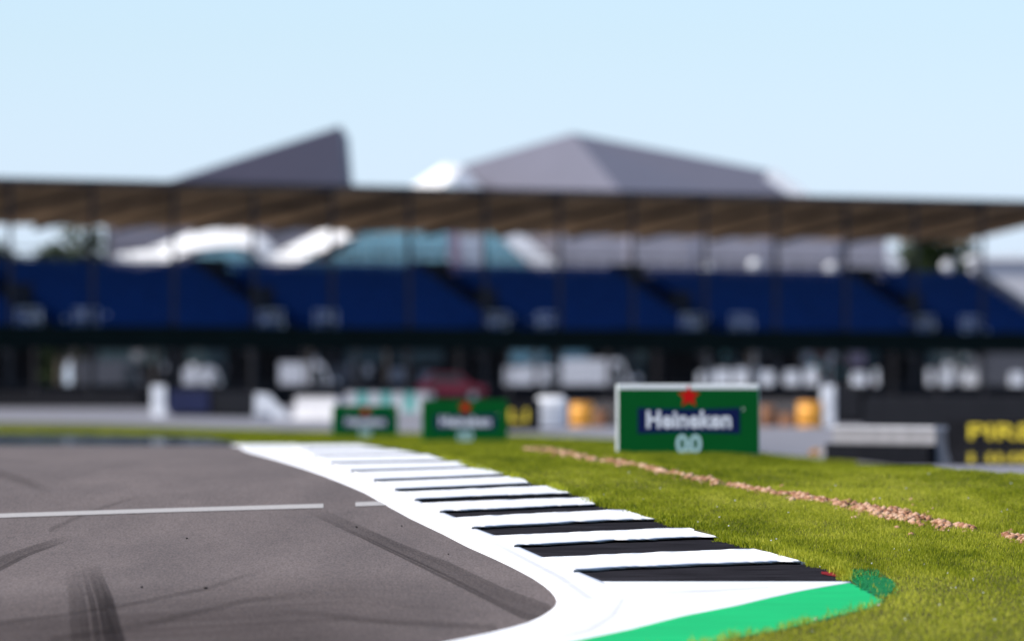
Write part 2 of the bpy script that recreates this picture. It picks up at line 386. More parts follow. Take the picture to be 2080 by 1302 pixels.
# raised white ribs: far edge and near edge (photo rows at left and right ends)
ribs = []   # each: list of (px, py) far edge left->right, near edge left->right
S = [  # dark gaps: top edge polyline, bottom edge polyline, left to right
    ([(1174, 1161), (1336, 1153), (1470, 1148), (1598, 1143), (1640, 1143)], [(1235, 1186), (1400, 1183), (1560, 1180), (1726, 1176)]),
    ([(1050, 1109), (1100, 1108), (1245, 1100), (1430, 1093), (1466, 1093)], [(1100, 1131.5), (1251, 1124), (1400, 1118), (1517, 1114), (1540, 1114)]),
    ([(963, 1073), (1100, 1067), (1228, 1059), (1342, 1056.5)], [(1003, 1087.5), (1100, 1083), (1315, 1073.6), (1394, 1071)]),
    ([(897, 1040), (1000, 1036), (1100, 1031), (1211, 1026)], [(922, 1050.5), (1100, 1041), (1204, 1037), (1265, 1034)]),
    ([(846, 1015.5), (960, 1010), (1161, 1003.5)], [(859, 1021), (1000, 1015), (1205, 1009)]),
    ([(806, 995), (950, 989), (1081, 983)], [(811, 998), (950, 992.5), (1130, 985)]),
    ([(764, 976), (900, 971), (1030, 965)], [(766, 977.6), (900, 972.6), (1050, 966.5)]),
    ([(716, 957), (850, 953), (985, 948)], [(718, 957.7), (850, 953.7), (985, 948.8)]),
    ([(676, 941), (800, 938.5), (912, 936)], [(677, 941.5), (800, 939), (940, 936.4)]),
    ([(640, 926), (760, 924), (862, 922)], [(641, 926.4), (760, 924.4), (868, 922.3)]),
    ([(612, 914), (700, 913), (796, 912)], [(613, 914.3), (700, 913.3), (800, 912.2)]),
]
def ribmesh(far_e, near_e, hf=.028, hn=.008, n=48, seed=0):
    r = np.random.default_rng(seed)
    t = np.linspace(0, 1, n)
    def line(pl):
        xs = [a for a, b in pl]; ys = [b for a, b in pl]
        x = xs[0] + (xs[-1] - xs[0]) * t; return x, np.interp(x, xs, ys)
    fx, fy = line(far_e); nx, ny = line(near_e)
    wob = np.convolve(r.normal(0, 1, n + 6), np.ones(4) / 4, 'same')[3:-3] * .9
    wob2 = np.convolve(r.normal(0, 1, n + 6), np.ones(4) / 4, 'same')[3:-3] * .9
    sc = np.clip((ny.mean() - 940) / 140, .1, 1)
    ny = ny + wob * sc; fy = fy + wob2 * sc
    ej = np.convolve(r.normal(0, 1, 12), [.5, .5], 'same')
    P = []
    for k, s in enumerate(np.linspace(0, 1, 9)):
        x = fx * (1 - s) + nx * s; y = fy * (1 - s) + ny * s
        h = hf if k < 8 else hn
        x = x + t ** 14 * ej[k] * 8 * sc
        P.append(G(x, y, h))
    low = P[0].copy(); low[:, 2] -= .035
    P = [low] + P
    V = np.concatenate(P); k = len(P)
    I, J = np.meshgrid(np.arange(k - 1), np.arange(n - 1), indexing='ij'); q = (I * n + J).ravel()
    idx = np.stack([q + n, q + n + 1, q + 1, q], -1)
    sk = []
    for col in (0, n - 1):                   # end faces
        e = np.arange(k) * n + col; lo = V[e].copy(); lo[:, 2] -= .04; b = len(V); V = np.concatenate([V, lo])
        for a in range(k - 1): sk.append([e[a], b + a, b + a + 1, e[a + 1]])
    return V, np.concatenate([idx, np.array(sk)])
VV, II, off = [], [], 0
edges = [(S[i + 1][1] if i + 1 < len(S) else [(598, 903), (660, 902.3), (727, 902)], S[i][0]) for i in range(len(S))]
for i, (fe, ne) in enumerate(edges):
    # the ragged right-hand end of each rib runs out to the turf
    v, ix = ribmesh(fe, ne, seed=i); VV.append(v); II.append(ix + off); off += len(v)
struct(np_mesh('kerb_ribs', np.concatenate(VV), np.concatenate(II), 4, M['white_paint']))
# green painted apron
GRr0 = interp([(1181, 1729), (1190, 1745), (1200, 1765), (1210, 1784), (1217, 1798), (1225, 1792), (1232, 1778), (1243, 1735), (1255, 1688), (1269, 1630), (1280, 1580), (1292, 1515), (1302, 1458), (1340, 1265), (1400, 980), (1500, 500)])
GRr = lambda r: GRr0(r) + 9 * np.sin(np.asarray(r) * 1.7) * np.sin(np.asarray(r) * .61 + 1) - 4
struct(sheet('green_strip', rows(1183.5, 1500, 1.5), lambda r: AR(r) - 3, lambda r: GRr(r) , .0165, M['green_paint'], 24, .03))

# grid line across the track, worn thin in one gap
def ribbon(name, pts, h, m, n=40, uv=True):
    """pts: list of (px, py_top, py_bottom)"""
    t = np.linspace(0, 1, n); xs = np.linspace(pts[0][0], pts[-1][0], n)
    top = np.interp(xs, [p[0] for p in pts], [p[1] for p in pts]); bot = np.interp(xs, [p[0] for p in pts], [p[2] for p in pts])
    A = G(xs, top, h); B = G(xs, bot, h)
    V = np.concatenate([A, B]); q = np.arange(n - 1); idx = np.stack([q + n, q + n + 1, q + 1, q], -1)
    return np_mesh(name, V, idx, 4, m)
struct(ribbon('grid_line', [(-700, 1075, 1084), (0, 1042.5, 1051), (330, 1032, 1040), (657, 1022.5, 1031)], .009, M['grey_paint']))
struct(ribbon('red_paint_patch', [(1668, 1160, 1165), (1690, 1161, 1169), (1718, 1168, 1173)], .011, M['worn_red'], 10))
struct(ribbon('grid_line', [(722, 1019.5, 1028), (790, 1017, 1025.5)], .009, M['grey_paint'], 8))

def skid_shade(name, left, right, m, h=.0075, n=40, k=8):
    """two photo polylines (row-parametrised lists of (px,py)), start -> end; uv.x across, uv.y along"""
    def res(pl):
        p = np.array(pl, float); s = np.concatenate([[0], np.cumsum(np.linalg.norm(np.diff(p, axis=0), axis=1))]); s /= s[-1]
        t = np.linspace(0, 1, n); return np.stack([np.interp(t, s, p[:, 0]), np.interp(t, s, p[:, 1])], -1)
    a, b = res(left), res(right)
    w = np.linspace(0, 1, k)
    P = a[:, None, :] * (1 - w)[None, :, None] + b[:, None, :] * w[None, :, None]
    V = G(P[..., 0], P[..., 1], h).reshape(-1, 3)
    I, J = np.meshgrid(np.arange(n - 1), np.arange(k - 1), indexing='ij'); q = (I * k + J).ravel()
    idx = np.stack([q, q + 1, q + k + 1, q + k], -1)
    o = np_mesh(name, V, idx, 4, m)
    me = o.data; uvl = me.uv_layers.new(name='UVMap')
    uvv = np.stack([np.tile(w, n), np.repeat(np.linspace(0, 1, n), k)], -1)
    li = np.empty(len(me.loops), np.int32); me.loops.foreach_get('vertex_index', li)
    uvl.data.foreach_set('uv', uvv[li].astype(np.float32).ravel())
    # face up
    if me.polygons[0].normal.z < 0: me.flip_normals()
    return struct(o)
two = skid_shade_mat('double tyre mark', [(0, 0), (.05, .35), (.30, .45), (.36, .55), (.42, .12), (.47, .75), (.56, .8), (.60, .25), (.64, .9), (.85, 1), (.95, .8), (1, 0)], .66)
diag = skid_shade_mat('wide tyre mark', [(0, 0), (.08, .9), (.16, .5), (.24, .9), (.34, .45), (.5, .5), (.75, .55), (.92, .5), (1, 0)], .58)
faint = skid_shade_mat('faint tyre mark', [(0, 0), (.3, .5), (.5, .7), (.7, .5), (1, 0)], .30)
skid_shade('tyre_mark', [(128, 1145), (133, 1179), (138, 1231), (141, 1302), (140, 1420)], [(200, 1140), (213, 1170), (234, 1219), (257, 1302), (285, 1420)], two)
skid_shade('tyre_mark', [(600, 1030), (658, 1058), (744, 1098), (831, 1141), (946, 1199), (1061, 1258), (1088, 1258)], [(630, 1026), (687, 1046), (819, 1104), (917, 1141), (1033, 1196), (1120, 1226), (1124, 1231)], diag)
skid_shade('tyre_mark', [(150, 1095), (60, 1128), (0, 1160), (-60, 1190)], [(140, 1085), (60, 1108), (0, 1128), (-60, 1150)], diag)
skid_shade('tyre_mark', [(620, 1132), (420, 1200), (240, 1236), (140, 1252), (-60, 1280)], [(620, 1126), (420, 1188), (240, 1226), (140, 1240), (-60, 1266)], faint)
skid_shade('tyre_mark', [(300, 1005), (180, 1044), (100, 1085)], [(300, 1000), (180, 1034), (100, 1068)], faint)
skid_shade('tyre_mark', [(560, 1245), (800, 1272), (1010, 1282)], [(560, 1232), (800, 1254), (1010, 1266)], faint)
skid_shade('tyre_mark', [(100, 1010), (40, 985), (-40, 965)], [(110, 990), (40, 960), (-40, 940)], faint)
skid_shade('tyre_mark', [(700, 1200), (500, 1225), (300, 1275), (100, 1310)], [(700, 1194), (500, 1212), (300, 1258), (100, 1290)], faint)

wide = skid_shade_mat('painted light falloff', [(0, 0), (.25, .6), (.5, .8), (.8, 1), (1, 1)], .62, (.052, .040, .040))  # vignette and forward-scatter falloff painted as a dark film over the nearer asphalt
skid_shade('painted_falloff', [(1120, 1180), (700, 1150), (300, 1180), (-200, 1210), (-700, 1240)], [(1100, 1500), (700, 1480), (300, 1480), (-200, 1500), (-700, 1500)], wide, .0055, 50, 20)
scuff = skid_shade_mat('rubber scuff', [(0, 0), (.3, .8), (.55, .5), (.8, .9), (1, 0)], .20, (.16, .14, .18))
skid_shade('rubber_scuff', [(1120, 1293), (1190, 1277), (1238, 1248), (1262, 1215)], [(1122, 1299), (1200, 1282), (1248, 1252), (1268, 1217)], scuff, .0165, 30, 6)
skid_shade('rubber_scuff', [(1330, 1200), (1450, 1196), (1560, 1190)], [(1330, 1206), (1450, 1201), (1560, 1193)], scuff, .0165, 30, 6)
skid_shade('rubber_scuff', [(980, 1092), (1060, 1135), (1130, 1172), (1190, 1215)], [(990, 1092), (1074, 1135), (1146, 1172), (1206, 1215)], scuff, .0165, 30, 6)
struct(sheet('overspray_patch', rows(1167, 1212, 1.5), interp([(1167, 1745), (1180, 1730), (1195, 1752), (1212, 1790)]), interp([(1167, 1770), (1176, 1812), (1190, 1822), (1212, 1800)]), .0135, M['overspray'], 10))
# shiny distant tarmac (mirror-like at this grazing angle)
struct(sheet('far_road', np.concatenate([rows(879, 906, .7)]), lambda r: np.full_like(r, -1500), interp([(879, 380), (886, 445), (893, 470), (901, 488), (906, 494)]), .005, M['shiny'], 30))
struct(sheet('pit_road', np.concatenate([rows(899, 944, .8)]), interp([(899, 1990), (904, 1700), (912, 1650), (924, 1640), (944, 1820)]), lambda r: np.full_like(r, 3200), .005, M['shiny_dark'], 30))

# turf
GL = interp([(850, -900), (878, -900), (880, 0), (884, 300), (888, 430), (894, 460), (901, 488)])
GT = interp([(853, -900), (857, 0), (860, 200), (868, 420), (874, 640), (880, 860), (884, 1060), (893, 1250), (908, 1420), (921, 1543), (924, 1560), (930, 1640), (940, 1760), (950, 1880), (957, 1960), (966, 2080), (985, 2300), (1015, 2600), (1060, 3000)])
def turf_left(r):
    return np.where(r < 902, GL(r), np.where(r < 1183, KR(r), GRr(r)))
struct(sheet('turf', rows(853.5, 901.6, .6), GL, lambda r: np.maximum(GT(r), GL(r) + .5), .007, M['soil'], 60))
struct(sheet('turf_verge', rows(901.6, 1500, 1.5), lambda r: turf_left(r) - 3, GT, .007, M['soil'], 60))

# ------------------------------------------------------------ grass, gravel
def vnoise(x, y, seed=0):
    x = np.asarray(x, float); y = np.asarray(y, float)
    xi = np.floor(x).astype(np.int64); yi = np.floor(y).astype(np.int64); fx = x - xi; fy = y - yi
    fx = fx * fx * (3 - 2 * fx); fy = fy * fy * (3 - 2 * fy)
    def h(a, b):
        n = (a * 374761393 + b * 668265263 + seed * 1442695041) & 0xFFFFFFFF
        n = ((n ^ (n >> 13)) * 1274126177) & 0xFFFFFFFF
        return ((n ^ (n >> 16)) & 0xFFFF) / 65535.0
    return (h(xi, yi) * (1 - fx) + h(xi + 1, yi) * fx) * (1 - fy) + (h(xi, yi + 1) * (1 - fx) + h(xi + 1, yi + 1) * fx) * fy

GC = [(1060, 913), (1100, 916), (1150, 921), (1200, 935), (1270, 941), (1330, 955), (1380, 965), (1440, 978), (1500, 990), (1560, 1000), (1640, 1012), (1700, 1023), (1770, 1037), (1830, 1048), (1900, 1062), (1960, 1072), (2020, 1084), (2080, 1097), (2200, 1122)]
GH = [(1060, 2), (1090, 5), (1150, 8), (1190, 6), (1215, 5), (1270, 3), (1300, 2), (1330, 4), (1440, 6), (1500, 5), (1550, 5), (1640, 7), (1660, 4), (1690, 6), (1740, 11), (1830, 14), (1880, 11), (1930, 6), (1965, 2.5), (1990, .6), (2035, .5), (2060, 6), (2140, 6), (2200, 6)]
gc = interp(GC); gh00 = interp(GH)
gh = lambda v: gh00(v) * np.where(np.asarray(v) < 1690, .72, .85)

def turf_mask(px, py):
    return (px > turf_left(py) + np.where(py > 1180, 2, 0)) & (px < GT(py)) & (py > 854)
bands = [(58, 80, 900), (80, 104, 1700), (104, 140, 800), (140, 345, 110)]
X, Y, Wd, Ht = [], [], [], []
for d0, d1, den in bands:
    u0, u1 = (-200, 2000) if d0 < 140 else (-1250, 700)
    area = (u1 - u0) / F * (d1 * d1 - d0 * d0) / 2
    n = int(area * den)
    d = np.sqrt(rng.uniform(d0 * d0, d1 * d1, n)); u = rng.uniform(u0, u1, n)
    py = rowof(u, d); px = u + 1040
    dist = np.abs(py - gc(px)); half = np.where((px > 1060) & (px < 2210), gh(px), -5)
    half = half * (.35 + .8 * vnoise(px / 9, py / 4, 3)) - 3.5 * rng.random(n) ** 2
    spill = np.where((py > 925) & (py < 1400), (vnoise(px / 11, py / 5, 21) ** 3) * 30 * np.clip((py - 900) / 150, 0, 1.2), 0)
    ok = turf_mask(px + spill, py) & (px < GT(py)) & (dist > half)
    # worn, thin patches
    thin = vnoise(u / F * d * 2.3, d * .3, 8)
    ok &= rng.random(n) < .55 + .6 * thin
    px, py, d, u = px[ok], py[ok], d[ok], u[ok]
    X.append(u / F * d); Y.append(d)
    k = len(px)
    tuft = vnoise(u / F * d * 7, d * .9, 4)
    h = (.017 + .018 * tuft + rng.gamma(2, .003, k))
    edge = np.clip(1 - (px - turf_left(py)) / (30 + .25 * (py - 900)), 0, 1)      # longer, uncut by the kerb
    h *= 1 + .9 * edge * (py > 925) * (vnoise(px / 22, py / 9, 6) + .2)
    past = np.clip(1 - (gc(px) - half[ok] - py) / 22, 0, 1) * (py < gc(px)) * (px > 1250)   # shaggy far lip of the gravel trench
    h *= 1 + .8 * past
    Ht.append(h); Wd.append(np.where(d < 140, rng.uniform(.0035, .0065, k), rng.uniform(.012, .02, k)))
# uncut weeds hanging over the kerb edge
npt = 1500
tp = rng.uniform(932, 1182, npt); keep = vnoise(tp / 6, 0 * tp, 31) > .38; tp = tp[keep]; npt = len(tp)
txx = KR(tp) + rng.normal(2, 9, npt) * np.clip((tp - 900) / 150, .3, 1.3)
T0 = G(txx, tp, 0); kb = 16
bx = np.repeat(T0[:, 0], kb) + rng.normal(0, .022, npt * kb); by = np.repeat(T0[:, 1], kb) + rng.normal(0, .12, npt * kb)
X.append(bx); Y.append(by); Ht.append(rng.uniform(.03, .07, npt * kb) * np.repeat(.6 + .7 * rng.random(npt), kb)); Wd.append(rng.uniform(.005, .010, npt * kb))
X = np.concatenate(X); Y = np.concatenate(Y); Ht = np.concatenate(Ht); Wd = np.concatenate(Wd)
px = X / Y * F + 1040; py = rowof(px - 1040, Y)
n = len(X)
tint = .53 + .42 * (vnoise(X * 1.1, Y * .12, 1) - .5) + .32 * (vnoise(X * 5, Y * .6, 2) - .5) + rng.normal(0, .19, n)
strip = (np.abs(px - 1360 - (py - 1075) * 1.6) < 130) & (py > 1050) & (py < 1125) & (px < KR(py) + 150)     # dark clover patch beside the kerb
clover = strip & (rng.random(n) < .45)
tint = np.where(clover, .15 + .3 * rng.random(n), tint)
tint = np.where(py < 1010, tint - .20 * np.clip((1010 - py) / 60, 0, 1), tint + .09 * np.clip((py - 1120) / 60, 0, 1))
painted = (py > 1160) & (py < 1216) & (px > 1726) & (px < 1726 + (py - 1160) * 1.4 + 55) & (px < 1836) & (rng.random(n) < np.clip(1.7 - np.abs(px - 1768) / 45, .05, .95))
Ht = np.where(painted, Ht * .55, Ht)
Wd = np.where(clover, Wd * 2.2, Wd)
az = rng.uniform(0, 2 * math.pi, n); lean = np.abs(rng.normal(0, .62, n)); lean = np.where(clover, lean + .5, lean)
z0 = zt(px - 1040, Y) + .003
wx, wy = np.cos(az) * Wd / 2, np.sin(az) * Wd / 2
la = rng.uniform(0, 2 * math.pi, n)
lx, ly = np.cos(la) * np.sin(lean) * Ht, np.sin(la) * np.sin(lean) * Ht; lz = np.cos(np.minimum(lean, 1.3)) * Ht
P = np.empty((n, 5, 3))
P[:, 0] = np.stack([X - wx, Y - wy, z0], -1); P[:, 1] = np.stack([X + wx, Y + wy, z0], -1)
P[:, 2] = np.stack([X - wx * .8 + lx * .4, Y - wy * .8 + ly * .4, z0 + lz * .6], -1); P[:, 3] = np.stack([X + wx * .8 + lx * .4, Y + wy * .8 + ly * .4, z0 + lz * .6], -1)
P[:, 4] = np.stack([X + lx, Y + ly, z0 + lz], -1)
base = np.arange(n)[:, None] * 5
idx = (base[:, :, None] + np.array([[0, 1, 3], [0, 3, 2], [2, 3, 4]])[None]).reshape(-1)
mi = np.repeat(np.where(painted, 1, 0), 3)
M['painted_grass'] = mat('grass sprayed green', (.02, .24, .07), .8, .5, 60, 0, .1)
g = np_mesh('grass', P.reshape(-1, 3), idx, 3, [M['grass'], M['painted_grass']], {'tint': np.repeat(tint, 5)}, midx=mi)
tag(g, 'mown green grass between the kerb and the run-off', 'grass', kind='stuff')
# dry stalks and clover flowers
n = 70
px = rng.uniform(1150, 2100, n); py = rng.uniform(960, 1290, n)
ok = turf_mask(px, py) & (np.abs(py - gc(px)) > 14); P0 = G(px[ok], py[ok], .03); n = len(P0)
fl = MB()
for p in P0:
    fl.ball((p[0], p[1], p[2] + random.uniform(0, .02)), random.uniform(.004, .008), (1, 1, .7), 1)
tag(fl.build('clover_flowers', M['white_plastic']), 'tiny white clover heads scattered through the grass', 'flowers', kind='stuff')

# gravel strip
gh0 = gh
gh = lambda v: gh0(v) * .9
xs = np.linspace(1062, 2195, 240)
A = G(xs, gc(xs) - gh(xs), .010); B = G(xs, gc(xs) + gh(xs), .010); q = np.arange(len(xs) - 1); k = len(xs)
struct(np_mesh('gravel_bed', np.concatenate([A, B]), np.stack([q + k, q + k + 1, q + 1, q], -1), 4, M['dirt']))
bm = bmesh.new(); bmesh.ops.create_icosphere(bm, subdivisions=1, radius=1)
sv = np.array([v.co[:] for v in bm.verts]); sf = np.array([[v.index for v in f.verts] for f in bm.faces]); bm.free()
n = 9000
px = rng.uniform(1062, 2195, n); pt = gc(px); py = pt + gh(px) * 1.05 * np.where(rng.random(n) < .07, rng.normal(0, 1.5, n), np.clip(rng.normal(0, .5, n), -1.05, 1.05))
keep = (vnoise(px / 16, py / 3, 9) > .40) & (gh(px) > 1.2); px, py = px[keep], py[keep]; n = len(px)
P0 = G(px, py, .012)
big = np.clip(90 / P0[:, 1], .5, 1)
s = rng.gamma(3, .0058, n).clip(.006, .036)
sc = s[:, None] * np.stack([rng.uniform(.8, 1.3, n), rng.uniform(.8, 1.3, n), rng.uniform(.55, 1.1, n)], -1)
jit = 1 + rng.uniform(-.22, .22, (n, len(sv), 1))
a = rng.uniform(0, 6.28, n); ca, sa = np.cos(a), np.sin(a)
Vs = sv[None] * jit * sc[:, None, :]
Vr = np.stack([Vs[..., 0] * ca[:, None] - Vs[..., 1] * sa[:, None], Vs[..., 0] * sa[:, None] + Vs[..., 1] * ca[:, None], Vs[..., 2]], -1)
Vr += (P0 + np.stack([0 * s, 0 * s, rng.uniform(-.012, .012, n)], -1))[:, None, :]
idx = (np.arange(n)[:, None, None] * len(sv) + sf[None]).reshape(-1)
tag(np_mesh('gravel', Vr.reshape(-1, 3), idx, 3, M['stone'], {'tint': np.repeat(rng.uniform(.1, 1, n), len(sv))}), 'pinkish brown gravel stones in a strip through the grass', 'gravel', kind='stuff')

# crumbs of rubber on the track
proto = None
for i, (x, y, s) in enumerate([(724, 1070, .013), (816, 1068, .012), (911, 1125, .009), (380, 1093, .013), (288, 1192, .014), (418, 1194, .016)]):
    p = G(x, y, .012)
    if proto is None:
        b = MB(); b.ball((0, 0, .1), 1.0, (1.2, .8, .7), 2); b.ball((.9, .2, -.1), .55, (1, .9, .7), 1)
        proto = o = b.build('rubber_crumb', M['rubber'])
        for v in o.data.vertices: v.co *= 1 + random.uniform(-.2, .2)
        tag(o, 'small dark crumb of rubber lying on the track', 'rubber crumb', 'rubber crumbs on the track')
    else:
        o = proto.copy(); COL.objects.link(o)
    o.location = p; o.scale = (s * .65,) * 3; o.rotation_euler = (0, 0, i * 1.3)

# ------------------------------------------------------------ green advertising boards
def poly_panel(mb, pts, y, t=.003):
    mb.prism([(x, y, z) for x, z in pts], (0, t, 0))
BW, BH, BT = 1.715, .850, .42
def make_board(rim=True):
    r = empty('advertising_board', (0, 0, 0), 'x', 'advertising board', 'green advertising boards on the grass')
    MB().box((0, BT / 2, BH / 2), (BW, BT, BH), bev=.015 if rim else .012).build('foam_block', M['board_edge'] if rim else M['board_green'], r)
    k1, k2 = (.012, .066) if rim else (.014, .014)
    f = MB(); poly_panel(f, [(-BW/2 + k1, .012), (BW/2 - .014, .012), (BW/2 - .014, BH - k2), (-BW/2 + k1, BH - k2)], -.004, .006)
    f.build('front_panel', M['board_green'], r)
    if rim: MB().box((0, -.0005, BH - .0375), (BW - .05, .005, .052)).build('top_strip', M['board_white'], r)
    nv = MB(); w, h, zc = 1.235, .315, .408
    pts = []
    for i in range(25): x = -w/2 + w * i / 24; pts.append((x, zc - h/2 + .018 * (1 - (2 * x / w) ** 2)))
    for i in range(25): x = w/2 - w * i / 24; pts.append((x, zc + h/2 - .018 * (1 - (2 * x / w) ** 2)))
    poly_panel(nv, pts, -.007, .003); nv.build('name_panel', M['board_navy'], r)
    text_mesh('Heineken', 'lettering', M['board_letter'], r, .285, .003, (0, -.0085, .412), bold=.009, xs=.92, space=1.03)
    st = MB(); pts = []
    for i in range(10):
        rr = .140 if i % 2 == 0 else .062; a = math.pi / 2 + i * math.pi / 5
        pts.append((rr * math.cos(a), .700 + rr * math.sin(a)))
    poly_panel(st, pts, -.008, .003); st.build('star', M['red'], r)
    text_mesh('0.0', 'number', M['board_pale'], r, .30, .003, (0, -.0085, .118), bold=.007, xs=1.0, space=.82)
    tr = MB(); tr.torus((.655, -.007, .545), .012, .003, axis='Y'); tr.build('registered_mark', M['board_letter'], r)
    return r
bp = make_board()
for i, (px, py, d, lab) in enumerate([
        (1399, 923, 137, 'largest green board with red star and readable lettering, beside the gravel strip'),
        (945, 898, 229, 'middle sized blurred green board with red star in front of the black and yellow wall'),
        (742, 888.5, 299, 'smallest and most blurred green board with red star, nearest the far end of the kerb')]):
    if i == 1: bp = make_board(False)
    o = bp if i < 2 else copy_tree(bp)
    p = W(px, py, d); o.location = p; o.rotation_euler = (0, 0, R([2.5, 3, 3][i])); o['label'] = lab
    z = ground_z(p.x, p.y)
    if i: o.scale = (1.0, 1, 1.0)

# ------------------------------------------------------------ things along the barrier
def root(name, px, d, label, cat, group=None, rz=0, py=None):
    x = (px - 1040) / F * d
    return empty(name, (x, d, ground_z(x, d)), label, cat, group, rz)
def span(px0, d0, px1, d1):
    a = Vector(((px0 - 1040) / F * d0, d0, 0)); b = Vector(((px1 - 1040) / F * d1, d1, 0))
    a.z = ground_z(a.x, a.y); b.z = ground_z(b.x, b.y)
    return a, b
def tyre_barrier(px0, d0, px1, d1, h, label, strap='black'):
    a, b = span(px0, d0, px1, d1)
    r = empty('tyre_barrier', a, label, 'tyre barrier', 'tyre barriers below the grandstand', math.atan2(b.y - a.y, b.x - a.x))
    L = (b - a).xy.length; n = max(2, int(L / .62)); k = max(2, round(h / .22)); t = MB()
    for i in range(n):
        for j in range(k): t.torus(((i + .5) * L / n, 0, (j + .5) * h / k), .20, .11 if j % 2 else .105)
    t.build('tyre_stack', M['rubber'], r, True)
    MB().box((L / 2, -.33, h * .55), (L, .02, h * .8)).build('belt', M[strap], r)
    return r
tyre_barrier(-150, 598, 296, 562, .78, 'long low black tyre barrier at far left, left of the white marker panel')
tyre_barrier(356, 512, 440, 505, 1.25, 'navy covered tyre barrier right of the white marker panel', 'navy')
tyre_barrier(446, 505, 530, 496, 1.15, 'black tyre barrier directly left of the white wedge', 'black')
tyre_barrier(1092, 408, 1300, 402, .95, 'black tyre barrier behind the white bale and orange drum', 'dark_steel')
tyre_barrier(1540, 412, 1672, 408, 1.0, 'black tyre barrier behind the amber drum, left of the white cabinet', 'dark_steel')
tyre_barrier(1697, 425, 1765, 420, 1.45, 'tall black tyre barrier right of the white cabinet', 'black')
tyre_barrier(1775, 345, 2150, 320, 1.12, 'dark tyre barrier behind the low white wall at right', 'black')

# white marker panel at left
r = root('marker_panel', 322, 500, 'tall white marker panel standing alone by the far left barrier', 'marker panel')
MB().box((0, 0, .78), (.62, .10, 1.25), bev=.03).build('panel', M['white_plastic'], r)
MB().box((0, 0, .08), (.5, .45, .16), bev=.03).build('foot', M['white_plastic'], r)
MB().tube((-.2, .09, .1), (-.2, .09, 1.2), .03).build('post', M['grey_steel'], r)
# white wedge + wall
r = root('wedge_barrier', 540, 485, 'white wedge shaped barrier sloping down to the right beside the dark stair', 'barrier')
MB().prism([(-.5, -.3, 0), (1.1, -.3, 0), (.95, -.3, .12), (.15, -.3, 1.05), (-.45, -.3, 1.1)], (0, .6, 0)).build('wedge', M['white_plastic'], r)
MB().box((-.1, -.31, .15), (.7, .02, .2)).build('base_band', M['grey_plastic'], r)
def low_wall(name, px0, d0, px1, d1, h, t, m, label, cat, cap=None):
    a, b = span(px0, d0, px1, d1); r = empty(name, a, label, cat, None, math.atan2(b.y - a.y, b.x - a.x)); L = (b - a).xy.length
    MB().prism([(0, -t / 2, 0), (0, t / 2, 0), (0, t * .3, h * .35), (0, t * .22, h), (0, -t * .22, h), (0, -t * .3, h * .35)], (L, 0, 0)).build('wall_block', m, r)
    if cap: MB().box((L / 2, 0, h + .03), (L, t * .6, .055)).build('coping', cap, r)
    return r, L
low_wall('concrete_barrier', 606, 478, 690, 474, .9, .6, M['pale_conc'], 'white concrete barrier between the white wedge and the smallest green board', 'barrier', M['pale_conc'])
r, L_ = low_wall('low_wall', 1702, 206, 1911, 200, .57, .4, M['conc'], 'low white wall left of the black and yellow wall', 'wall', M['pale_conc'])
MB().box((L_ / 2, -.16, .15), (L_ + .02, .16, .31)).build('base_band', M['black'], r)
# white / teal water-filled barriers
wb = None
for i in range(7):
    px = 712 + i * 24
    r = root('water_barrier', px, 470, '', 'water barrier', 'white and teal water barriers above the smallest green board')
    mm = M['pale_conc'] if i % 2 == 0 else M['teal_plastic']
    r.location.z += .36
    MB().prism([(-.24, -.2, 0), (.24, -.2, 0), (.24, -.1, .35), (.24, -.08, .78), (-.24, -.08, .78), (-.24, -.1, .35)], (0, .22, 0)).build('shell', mm, r)
    MB().box((0, 0, .80), (.3, .1, .05)).build('lid', M['grey_plastic'], r)
    r['label'] = ['white', 'teal'][i % 2] + ' water barrier, ' + ['leftmost', 'second from left', 'third from left', 'fourth, in the middle', 'third from right', 'second from right', 'rightmost'][i] + ' of the row above the smallest green board'
# black walls with yellow lettering
def ad_wall(px0, d0, px1, d1, h, size, label, xs, off=0, zoff=0.0):
    a, b = span(px0, d0, px1, d1); r = empty('advertising_wall', a, label, 'advertising wall', 'black advertising walls with yellow lettering', math.atan2(b.y - a.y, b.x - a.x)); L = (b - a).xy.length
    MB().box((L / 2, .15, h / 2), (L, .3, h), bev=.02).build('wall_block', M['black'], r)
    text_mesh('PIRELLI', 'lettering', M['yellow'], r, size, .004, (L / 2 + off, -.006, h * .52 + zoff), bold=.004, xs=xs, space=1.0)
ad_wall(862, 362, 1090, 360, .98, .58, 'black wall with yellow lettering, mostly hidden behind the middle green board', 1.9, .1, -.06)
ad_wall(1918, 263, 2262, 258, .62, .50, 'black wall with large yellow lettering right of the low white wall', 2.7, -.17)
# white bale, drums, cabinet
r = root('barrier_bale', 1120, 372, 'white rounded barrier bale between the black and yellow wall and the orange drum', 'barrier bale')
MB().box((0, 0, .54), (1.0, .6, 1.08), bev=.16).build('bale', M['white_plastic'], r, True)
b = MB(); [b.box((0, -.305, z), (.62, .02, .05)) for z in (.35, .55, .75)]; b.build('band', M['grey_plastic'], r)
def drum(px, d, rad, h, m, label):
    r = root('barrier_drum', px, d, label, 'barrier drum', 'orange and brown drums along the barrier'); b = MB()
    b.tube((0, 0, 0), (0, 0, h), rad * .96, n=24); [b.torus((0, 0, h * z), rad * .93, .05, 24) for z in (.05, .35, .65, .95)]
    b.build('drum_body', m, r, True); MB().tube((0, 0, h), (0, 0, h + .04), rad * .8, n=24).build('lid', m, r)
drum(1182, 396, .42, .80, M['orange'], 'orange drum right of the white bale')
drum(1221, 398, .28, .55, M['rust'], 'brownish drum left of the largest green board')
drum(1560, 398, .26, .70, M['rust'], 'brown drum just right of the largest green board')
drum(1604, 398, .40, .42, M['rust'], 'low brown drum midway between the largest green board and white cabinet')
